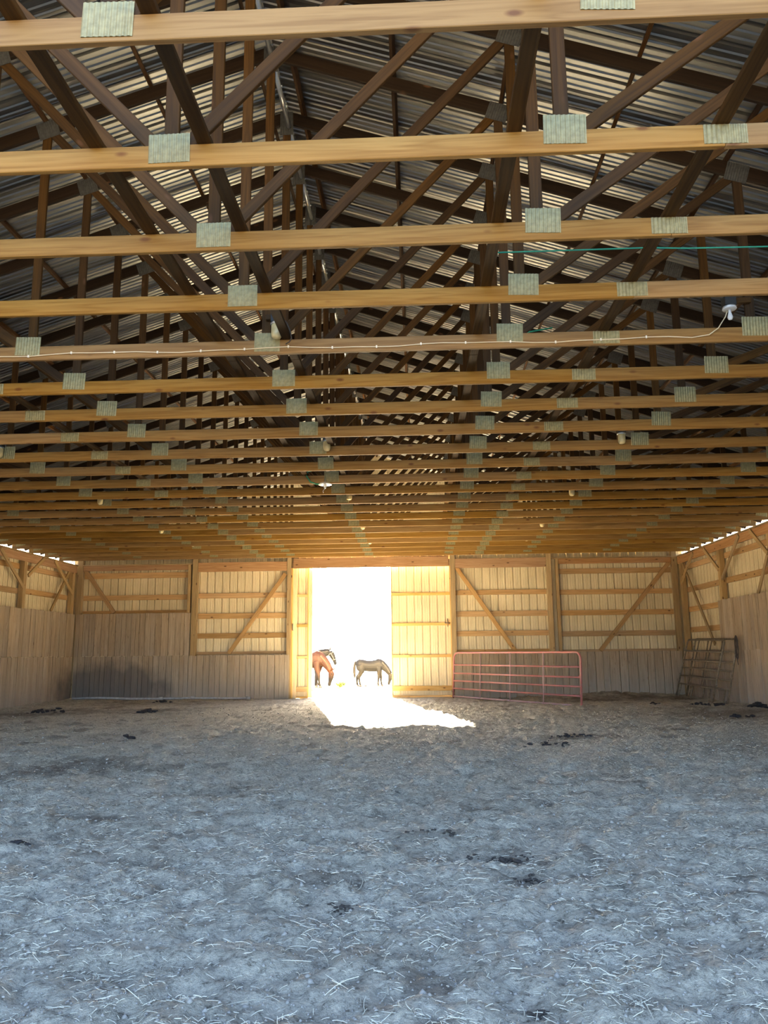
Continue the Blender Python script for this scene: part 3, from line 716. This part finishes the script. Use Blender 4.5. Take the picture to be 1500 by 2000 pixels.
# enamel lampholder below the eleventh truss
y11 = TY[10]
e = tag(empty('pendant_lampholder', (XC - 0.13, y11 - 0.06, 4.60)), 'white enamel lampholder hanging under the eleventh truss with a green cord loop', 'lamp')
lathe('shade', [(0.03, 0.10), (0.10, 0.075), (0.135, 0.045), (0.13, 0.04), (0.04, 0.055)], M['bulb'], e, 18)
lathe('socket', [(0.018, -0.03), (0.028, 0.0), (0.028, 0.06), (0.02, 0.085)], M['silver'], e)
tube('cord', [(0, 0, 0.09), (-0.15, 0, 0.06), (-0.28, -0.01, 0.10), (-0.36, -0.01, 0.22), (-0.34, 0.0, 0.31), (-0.26, 0.02, 0.33)], 0.013, M['twine'], e, 8)
tube('hook', [(0, 0, 0.09), (0.0, 0.03, 0.16)], 0.008, M['silver'], e, 6)
tube('pull_chain', [(0, 0, -0.03), (-0.04, 0, -0.08), (-0.03, 0, -0.12)], 0.006, M['silver'], e, 6)
# green twine
y3 = TY[2] + 0.55
tag(tube('twine', [(0.70, y3, 4.885), (2.07, y3, 4.885), (2.4, y3, 4.868), (3.1, y3, 4.86), (4.0, y3, 4.868), (5.1, y3, 4.886)], 0.007, M['twine']), 'green twine stretched across the braces behind the third truss', 'twine')
tag(tube('twine', [(0.62, y3 + 2.0, 4.9), (0.82, y3 + 2.05, 4.93), (1.15, y3 + 2.1, 5.0), (1.6, y3 + 2.12, 5.08)], 0.009, M['twine']), 'green cord tied up among the web timbers behind the fifth truss', 'twine')

# silver tubes standing in for daylight through the ridge gap
zr = ztop(0) - 0.165
cd = tag(empty('ridge_gap_light', (XC, 0, zr)), 'bright tubes standing in for daylight through the ridge gap between the truss peaks', 'ridge light stand-in')
for k in range(2, NT - 1):
    y = TY[k]; g_ = TY[k + 1] - y
    tube('gap_light_length', [(0.03, y + 0.03, 0), (0.03, y + g_ - 0.045, 0)], 0.030, M['silver'], cd, 10)
    for f_ in (0.3, 0.62): tube('clip', [(0.05, y + g_ * f_, 0.0), (0.075, y + g_ * f_, 0.0)], 0.016, M['silver'], cd, 6)  # small bumps along the stand-in tubes

# bird nest on the twelfth truss
def blob(name, c, rx, ry, rz, material, seed, sub=2, amp=0.25):
    bm = bmesh.new(); bmesh.ops.create_icosphere(bm, subdivisions=sub, radius=1.0); r = random.Random(seed)
    for v in bm.verts:
        k_ = 1 + r.uniform(-amp, amp); v.co = Vector((v.co.x * rx * k_, v.co.y * ry * k_, v.co.z * rz * k_))
    me_ = bm_mesh(name, bm, material, True)
    o = link_obj(name, me_); o.location = c; return o
tag(blob('bird_nest', (-6.36, TY[11], Z0 + CH + 0.055), 0.22, 0.10, 0.07, M['nest'], 4), 'dark mud bird nest on the left chord of the twelfth truss', 'nest')

# ------------------------------------------------------------------ manure, clods, straw
LUMPS = []
for sd in range(5):
    r = random.Random(500 + sd); bm = bmesh.new(); bmesh.ops.create_icosphere(bm, subdivisions=1, radius=1.0)
    for v in bm.verts: v.co = v.co * r.uniform(0.7, 1.15)
    LUMPS.append(bm)
LUMP = {}
for mn in ('dung', 'clod_dark'): LUMP[mn] = [bm_mesh('lump', b.copy(), M[mn], True) for b in LUMPS]
def dung(x, y, rx, ry, n_, label, seed, mt='dung', hgt=0.05):
    r = random.Random(seed); z0 = hz(x, y) if y < 27.6 else -0.1
    t = tag(empty('manure_pile', (x, y, z0)), label, 'manure')
    for i in range(n_):
        a = r.uniform(0, 2 * PI); d = r.random() ** 0.6; dx = rx * d * math.cos(a); dy = ry * d * math.sin(a)
        s = r.uniform(0.45, 1.15) * hgt * (1.2 - 0.5 * d); zz = (hz(x + dx, y + dy) if y < 27.6 else -0.1) - z0 + s * 0.25 + hgt * 0.5 * (1 - d)
        link_obj('lump', r.choice(LUMP[mt]), t, Matrix.Translation((dx, dy, zz)) @ Euler((r.uniform(-.3, .3), r.uniform(-.3, .3), a)).to_matrix().to_4x4() @ Matrix.Diagonal((s * r.uniform(1, 1.9), s * r.uniform(0.8, 1.3), s * r.uniform(0.45, 0.8), 1)))
    return t
dung(0.56, 5.98, 0.25, 0.10, 46, 'largest flat dark manure pile in the middle of the floor, right of centre', 1, hgt=0.021)
dung(0.66, 5.34, 0.12, 0.06, 22, 'small dark manure pile just in front of the largest one', 2, hgt=0.015)
dung(-0.46, 4.71, 0.10, 0.06, 26, 'crumbly round manure pile in the near middle of the floor', 3, hgt=0.012)
dung(0.44, 3.40, 0.055, 0.03, 9, 'dark manure lump at the very bottom edge of the photo', 4, hgt=0.016)
dung(-0.02, 6.55, 0.16, 0.05, 12, 'thin brown manure smear left of the largest pile', 5, hgt=0.016)
dung(0.21, 6.52, 0.05, 0.05, 6, 'small lump between the smear and the largest pile', 6, hgt=0.026)
dung(2.55, 13.9, 0.42, 0.22, 24, 'scattered black manure in front of the red gate', 7, 'clod_dark', 0.04)
dung(1.95, 12.7, 0.4, 0.16, 18, 'scattered black manure nearer than the patch before the gate', 8, 'clod_dark', 0.036)
dung(-5.12, 14.0, 0.09, 0.06, 6, 'single black clod on the pale dirt at left', 9, 'clod_dark', 0.07)
dung(-7.05, 20.6, 0.3, 0.2, 14, 'black manure pile near the left end of the back wall', 10, 'clod_dark', 0.085)
dung(-10.1, 21.3, 0.6, 0.4, 20, 'dark manure heap beside the left wall', 11, 'clod_dark', 0.075)
dung(8.55, 20.6, 0.3, 0.4, 16, 'black manure heap against the right wall boards', 12, 'clod_dark', 0.10)
dung(7.6, 21.6, 0.5, 0.3, 16, 'black manure scattered before the corral panels', 13, 'clod_dark', 0.07)
dung(7.0, 18.0, 0.35, 0.25, 10, 'black manure lumps short of the right wall', 14, 'clod_dark', 0.07)
dung(6.35, 22.3, 0.3, 0.1, 8, 'flat black lump in front of the leaning corral panels', 15, 'clod_dark', 0.05)
dung(-8.3, 25.6, 0.35, 0.2, 12, 'dark manure in front of the grey pipe', 16, 'clod_dark', 0.07)
dung(-3.06, 6.2, 0.09, 0.05, 9, 'dark curled clod at the left edge of the floor', 17, 'clod_dark', 0.022)

def scatter(n_, ymin, ymax, power=2.2):
    """positions in a fan before the camera, thinning with distance"""
    u = rng.random(n_); y = ymin + (ymax - ymin) * u ** power
    x = (rng.random(n_) - 0.53) * (y * 1.18 + 0.6)
    ok = (x > XL + 0.2) & (x < XR - 0.2)
    return x[ok], y[ok]
# straw: curved three-sided slivers
x, y = scatter(36000, 2.6, 17.0, 1.9)
kp = rng.random(len(x)) < np.clip(0.5 + 1.3 * vnoise(x, y, 21, 2.6) + 0.9 * vnoise(x, y, 22, 7.0), 0.2, 1); x = x[kp]; y = y[kp]
n_ = len(x); a = rng.uniform(0, 2 * PI, n_); ln = rng.gamma(2.2, 0.013, n_) + 0.010; ln = np.minimum(ln, 0.15); wd = rng.uniform(0.0006, 0.0016, n_) * (1 + y * 0.05)
z = height(x, y) + rng.uniform(0.003, 0.012, n_); tilt = rng.normal(0, 0.22, n_); curve = rng.normal(0, 0.35, n_)
V = np.zeros((n_, 4, 3, 3), np.float32)
for i, s in enumerate((-0.5, -0.17, 0.17, 0.5)):
    ax = a + curve * s; cx = x + ln * s * np.cos(ax); cy_ = y + ln * s * np.sin(ax); cz = z + ln * (s + 0.2) * np.sin(tilt) + ln * 0.15 * (0.25 - s * s)
    for j, (o1, o2) in enumerate(((-1, 0), (1, 0), (0, 1.4))):
        V[:, i, j, 0] = cx - np.sin(ax) * wd * o1; V[:, i, j, 1] = cy_ + np.cos(ax) * wd * o1; V[:, i, j, 2] = cz + wd * o2
base = (np.arange(n_) * 12)[:, None]
fl = []
for i in range(3):
    for j in range(3):
        jn = (j + 1) % 3
        fl.append(np.concatenate([base + i * 3 + j, base + i * 3 + jn, base + (i + 1) * 3 + jn, base + (i + 1) * 3 + j], 1))
F = np.concatenate(fl, 0)
def quads(name, V, F, material):
    me = bpy.data.meshes.new(name); me.vertices.add(len(V)); me.vertices.foreach_set('co', V.astype(np.float32).ravel())
    k_ = F.shape[1]
    me.loops.add(F.size); me.loops.foreach_set('vertex_index', F.ravel().astype(np.int32))
    me.polygons.add(len(F)); me.polygons.foreach_set('loop_start', np.arange(0, F.size, k_, dtype=np.int32)); me.update(calc_edges=True)
    me.materials.append(material); return me
tag(link_obj('straw', quads('straw', V.reshape(-1, 3), F, M['straw'])), 'pale straw bits scattered over the dirt floor', 'straw', kind='stuff')
# dirt crumbs
x, y = scatter(26000, 2.6, 22.0, 1.8); n_ = len(x)
s = (rng.gamma(1.4, 0.0020, n_) + 0.0015) * (1 + 0.08 * y); s = np.minimum(s, 0.022); z = height(x, y)
o6 = np.array([(1, 0, 0), (0, 1, 0), (-1, 0, 0), (0, -1, 0), (0, 0, 0.8), (0, 0, -0.6)])
V = np.zeros((n_, 6, 3)); ang_ = rng.uniform(0, PI, n_)
jit = 1 + rng.uniform(-0.45, 0.45, (n_, 6))
for i in range(6):
    vx, vy, vz = o6[i]
    V[:, i, 0] = x + s * jit[:, i] * (vx * np.cos(ang_) - vy * np.sin(ang_)); V[:, i, 1] = y + s * jit[:, i] * (vx * np.sin(ang_) + vy * np.cos(ang_)); V[:, i, 2] = z + s * jit[:, i] * vz + s * 0.15
tri = np.array([(0, 1, 4), (1, 2, 4), (2, 3, 4), (3, 0, 4), (1, 0, 5), (2, 1, 5), (3, 2, 5), (0, 3, 5)])
F = (np.arange(n_) * 6)[:, None, None] + tri[None]
link_obj('dirt_crumbs', quads('dirt_crumbs', V.reshape(-1, 3), F.reshape(-1, 3), M['clod']), floor_o)['kind'] = 'stuff'

# ------------------------------------------------------------------ horses
def loft(bm, secs, seg=16):
    """closed loft; a section is (centre, tangent-normal frame u, v, ru, rv)"""
    rings = []
    for c, u, v, ru, rv in secs:
        rings.append([bm.verts.new(Vector(c) + u * (ru * math.cos(2 * PI * k / seg)) + v * (rv * math.sin(2 * PI * k / seg))) for k in range(seg)])
    for a, b_ in zip(rings, rings[1:]):
        for k in range(seg): bm.faces.new((a[k], a[(k + 1) % seg], b_[(k + 1) % seg], b_[k]))
    bm.faces.new(rings[0][::-1]); bm.faces.new(rings[-1])
def limb(bm, pts, yoff, seg=12):
    """pts: (x, z, r_in_plane, r_across[, y])"""
    secs = []
    for i, p in enumerate(pts):
        a = Vector((pts[max(i - 1, 0)][0], 0, pts[max(i - 1, 0)][1])); b_ = Vector((pts[min(i + 1, len(pts) - 1)][0], 0, pts[min(i + 1, len(pts) - 1)][1]))
        t = (b_ - a).normalized(); v = Vector((0, 1, 0)); u = v.cross(t).normalized()
        secs.append(((p[0], yoff + (p[4] if len(p) > 4 else 0), p[1]), u, v, p[2], p[3]))
    loft(bm, secs, seg)
def horse(label, loc, rz, scale, coat, hair, neck, head, fl, hl, ear_dir, halter=False):
    bm = bmesh.new(); yv = Vector((0, 1, 0)); zv = Vector((0, 0, 1))
    body = [(-.535, .80, .05, .05), (-.50, .80, .13, .11), (-.40, .785, .205, .165), (-.28, .765, .215, .175), (-.12, .735, .205, .18), (.04, .725, .21, .19),
            (.19, .735, .225, .18), (.30, .765, .235, .155), (.40, .755, .20, .135), (.485, .735, .13, .10), (.525, .72, .05, .045)]
    loft(bm, [((x_, 0, z_), zv, -yv, hh, hw) for x_, z_, hh, hw in body])
    limb(bm, neck, 0); limb(bm, head, 0)
    for (dx, side) in fl:
        limb(bm, [(.33, .70, .11, .055), (.345 + dx * .1, .56, .088, .06), (.35 + dx * .35, .44, .062, .05), (.355 + dx * .62, .30, .047, .044), (.35 + dx * .66, .27, .043, .041), (.345 + dx * .85, .15, .033, .031),
                  (.345 + dx * .95, .085, .038, .036), (.36 + dx, .05, .034, .033), (.37 + dx, .02, .036, .034), (.375 + dx, 0.0, .042, .038)], side * 0.105)
    for (dx, side) in hl:
        limb(bm, [(-.36, .76, .16, .085), (-.33, .62, .145, .09), (-.31 + dx * .2, .53, .10, .07), (-.375 + dx * .5, .42, .068, .054), (-.445 + dx * .75, .31, .052, .044), (-.44 + dx * .8, .27, .044, .04),
                  (-.425 + dx * .95, .15, .035, .033), (-.42 + dx, .085, .04, .038), (-.40 + dx, .05, .034, .033), (-.39 + dx, .02, .038, .036), (-.385 + dx, 0.0, .044, .04)], side * 0.11)
    poll = Vector((neck[-1][0], 0, neck[-1][1]))
    ed = Vector(ear_dir).normalized()
    for s_ in (-1, 1):
        e0 = poll + Vector((0, s_ * 0.038, 0)) + ed * 0.05
        secs = []; t = (ed + Vector((0, s_ * 0.2, 0))).normalized(); u = t.cross(yv).normalized(); v = u.cross(t)
        for d_, r_ in ((0, .022), (.045, .03), (.085, .02), (.115, .006)): secs.append((e0 + t * d_, u, v, r_ * 0.6, r_))
        loft(bm, secs, 8)
    me_ = bm_mesh('horse_body', bm, None)
    tmp = bpy.data.objects.new('horse_tmp', me_); COL.objects.link(tmp)
    md = tmp.modifiers.new('r', 'REMESH'); md.mode = 'VOXEL'; md.voxel_size = 0.011
    sm = tmp.modifiers.new('s', 'SMOOTH'); sm.factor = 0.5; sm.iterations = 3
    dg = bpy.context.evaluated_depsgraph_get(); fin = bpy.data.meshes.new_from_object(tmp.evaluated_get(dg))
    bpy.data.objects.remove(tmp)
    fin.materials.clear(); fin.materials.append(coat); fin.polygons.foreach_set('use_smooth', [True] * len(fin.polygons)); fin.name = 'body'
    r = tag(empty('horse', loc, rz), label, 'horse'); r.scale = (scale,) * 3
    link_obj('body', fin, r)
    # tail, mane
    bm = bmesh.new(); tube_bm(bm, [(-.525, 0, .90), (-.565, 0, .84), (-.585, .005, .70), (-.585, .01, .52), (-.575, .01, .36), (-.565, .0, .27)], [.022, .034, .05, .055, .04, .008], 10)
    link_obj('tail', bm_mesh('tail', bm, hair, True), r)
    bm = bmesh.new(); n_ = len(neck); prev = None
    top = []
    for i, p in enumerate(neck):
        a_ = Vector((neck[max(i - 1, 0)][0], 0, neck[max(i - 1, 0)][1])); b_ = Vector((neck[min(i + 1, n_ - 1)][0], 0, neck[min(i + 1, n_ - 1)][1]))
        t = (b_ - a_).normalized(); up = Vector((-t.z, 0, t.x))
        if up.z < 0 and abs(t.x) > 0.1: up = -up
        top.append((Vector((p[0], 0, p[1])) + up * (p[2] * 0.9), up, p[3]))
    for s_, k0 in ((1, 0), (-1, 1)):
        for (c0, u0, w0), (c1, u1, w1) in zip(top, top[1:]):
            if c0.z < 0.2: continue
            q_ = [c0 + u0 * 0.02, c1 + u1 * 0.02, c1 - u1 * 0.09 + Vector((0, s_ * (w1 * 0.85 + .012), 0)), c0 - u0 * 0.09 + Vector((0, s_ * (w0 * 0.85 + .012), 0))]
            bm.faces.new([bm.verts.new(p) for p in q_])
    bmesh.ops.remove_doubles(bm, verts=bm.verts, dist=1e-4)
    ret = bmesh.ops.solidify(bm, geom=list(bm.faces), thickness=0.012)
    link_obj('mane', bm_mesh('mane', bm, hair, True), r)
    h0 = Vector((head[1][0], 0, head[1][1])); h1 = Vector((head[2][0], 0, head[2][1])); t = (h1 - h0).normalized(); f_ = Vector((-t.z, 0, t.x)); f_ = f_ if f_.x > 0 else -f_
    for s_ in (-1, 1):
        bm = bmesh.new(); bmesh.ops.create_icosphere(bm, subdivisions=2, radius=0.017)
        o = link_obj('eye', bm_mesh('eye', bm, M['eye'], True), r); o.location = h0 + f_ * (head[1][2] * 0.45) + Vector((0, s_ * head[1][3] * 0.86, 0))
    for lst, bx_ in ((fl, .372), (hl, -.388)):
        for (dx, side) in lst:
            lathe('hoof', [(.042, .0), (.044, .004), (.036, .042), (.030, .046)], M['hoof'], r, 12, Matrix.Translation((bx_ + dx, side * (.105 if bx_ > 0 else .11), 0)))
    if halter:
        bm = bmesh.new()
        def ring(p, i0):
            c = Vector((p[0], 0, p[1])); hp = head[i0 + 1] if i0 + 1 < len(head) else head[i0 - 1]
            t = (Vector((hp[0], 0, hp[1])) - c).normalized(); u = yv.cross(t).normalized()
            tube_bm(bm, [c + u * (p[2] * 1.08 * math.cos(a_)) + yv * (p[3] * 1.1 * math.sin(a_)) for a_ in np.linspace(0, 2 * PI, 17)], 0.012, 6)
        ring(head[1], 1); ring(head[3], 3)
        for s_ in (-1, 1):
            tube_bm(bm, [Vector((head[1][0], s_ * head[1][3] * 1.08, head[1][1])), Vector((head[2][0], s_ * head[2][3] * 1.12, head[2][1])), Vector((head[3][0], s_ * head[3][3] * 1.12, head[3][1]))], 0.012, 6)
        link_obj('halter', bm_mesh('halter', bm, M['halter'], True), r)
    return r
graze_neck = [(.30, .83, .17, .095), (.42, .77, .165, .09), (.53, .685, .14, .078), (.625, .585, .115, .066), (.695, .49, .095, .058), (.735, .43, .08, .052)]
graze_head = [(.735, .44, .06, .048), (.755, .37, .092, .056), (.745, .28, .082, .052), (.72, .19, .06, .042), (.70, .12, .05, .038), (.69, .065, .046, .038), (.685, .035, .028, .028)]
level_neck = [(.30, .83, .17, .095), (.42, .86, .155, .085), (.54, .90, .13, .072), (.65, .935, .105, .06), (.74, .95, .085, .054)]
level_head = [(.735, .955, .06, .05), (.785, .91, .092, .056), (.835, .82, .08, .052), (.875, .73, .06, .044), (.90, .66, .05, .04), (.91, .61, .046, .038), (.91, .575, .028, .028)]
horse('chestnut horse grazing, half hidden by the left door edge', (-5.38, 38.2, -0.1), -0.42, 1.74, M['chestnut'], M['hair_red'], graze_neck, graze_head,
      [(.10, -1), (-.16, 1)], [(.06, -1), (-.08, 1)], (0.75, 0, 0.65))
horse('dark bay horse grazing in full view in the sunny doorway', (-2.42, 38.9, -0.1), -0.08, 1.33, M['bay'], M['hair'], graze_neck, graze_head,
      [(-.04, -1), (.06, 1)], [(.06, -1), (-.08, 1)], (0.75, 0, 0.65))
horse('dark grey horse in a pale halter standing behind the chestnut horse', (-5.92, 40.8, -0.1), 0.0, 1.75, M['grey_dark'], M['hair'], level_neck, level_head,
      [(.03, -1), (-.03, 1)], [(.05, -1), (-.05, 1)], (0.2, 0, 1.0), halter=True)

# weeds outside
def weed(label, x, y, n_, h, rad, seed, name='weed_clump', cat='weed'):
    r = random.Random(seed); bm = bmesh.new()
    for i in range(n_):
        a = r.uniform(0, 2 * PI); d = rad * math.sqrt(r.random()); b0 = Vector((x + 0.4 * d * math.cos(a), y + 0.4 * d * math.sin(a), -0.1)); hh = h * r.uniform(0.5, 1)
        tip = Vector((x + d * math.cos(a), y + d * math.sin(a), -0.1 + hh)); sd = Vector((-math.sin(a), math.cos(a), 0)) * (h * 0.11)
        mid = (b0 + tip) / 2 + Vector((0, 0, hh * 0.2))
        v = [bm.verts.new(p) for p in (b0, mid + sd, tip, mid - sd)]; bm.faces.new(v)
    return tag(link_obj(name, bm_mesh(name, bm, M['leaf'])), label, cat)
weed('leafy green weed clump at the muzzle of the chestnut horse', -3.72, 37.6, 60, 0.30, 0.30, 1)
weed('pale green bush beyond the bay horse by the right door', 0.05, 60.0, 160, 1.0, 0.6, 2, 'bush', 'bush')
dung(-2.75, 38.6, 0.35, 0.2, 16, 'dark manure at the hind feet of the bay horse', 18, 'dung', 0.05)
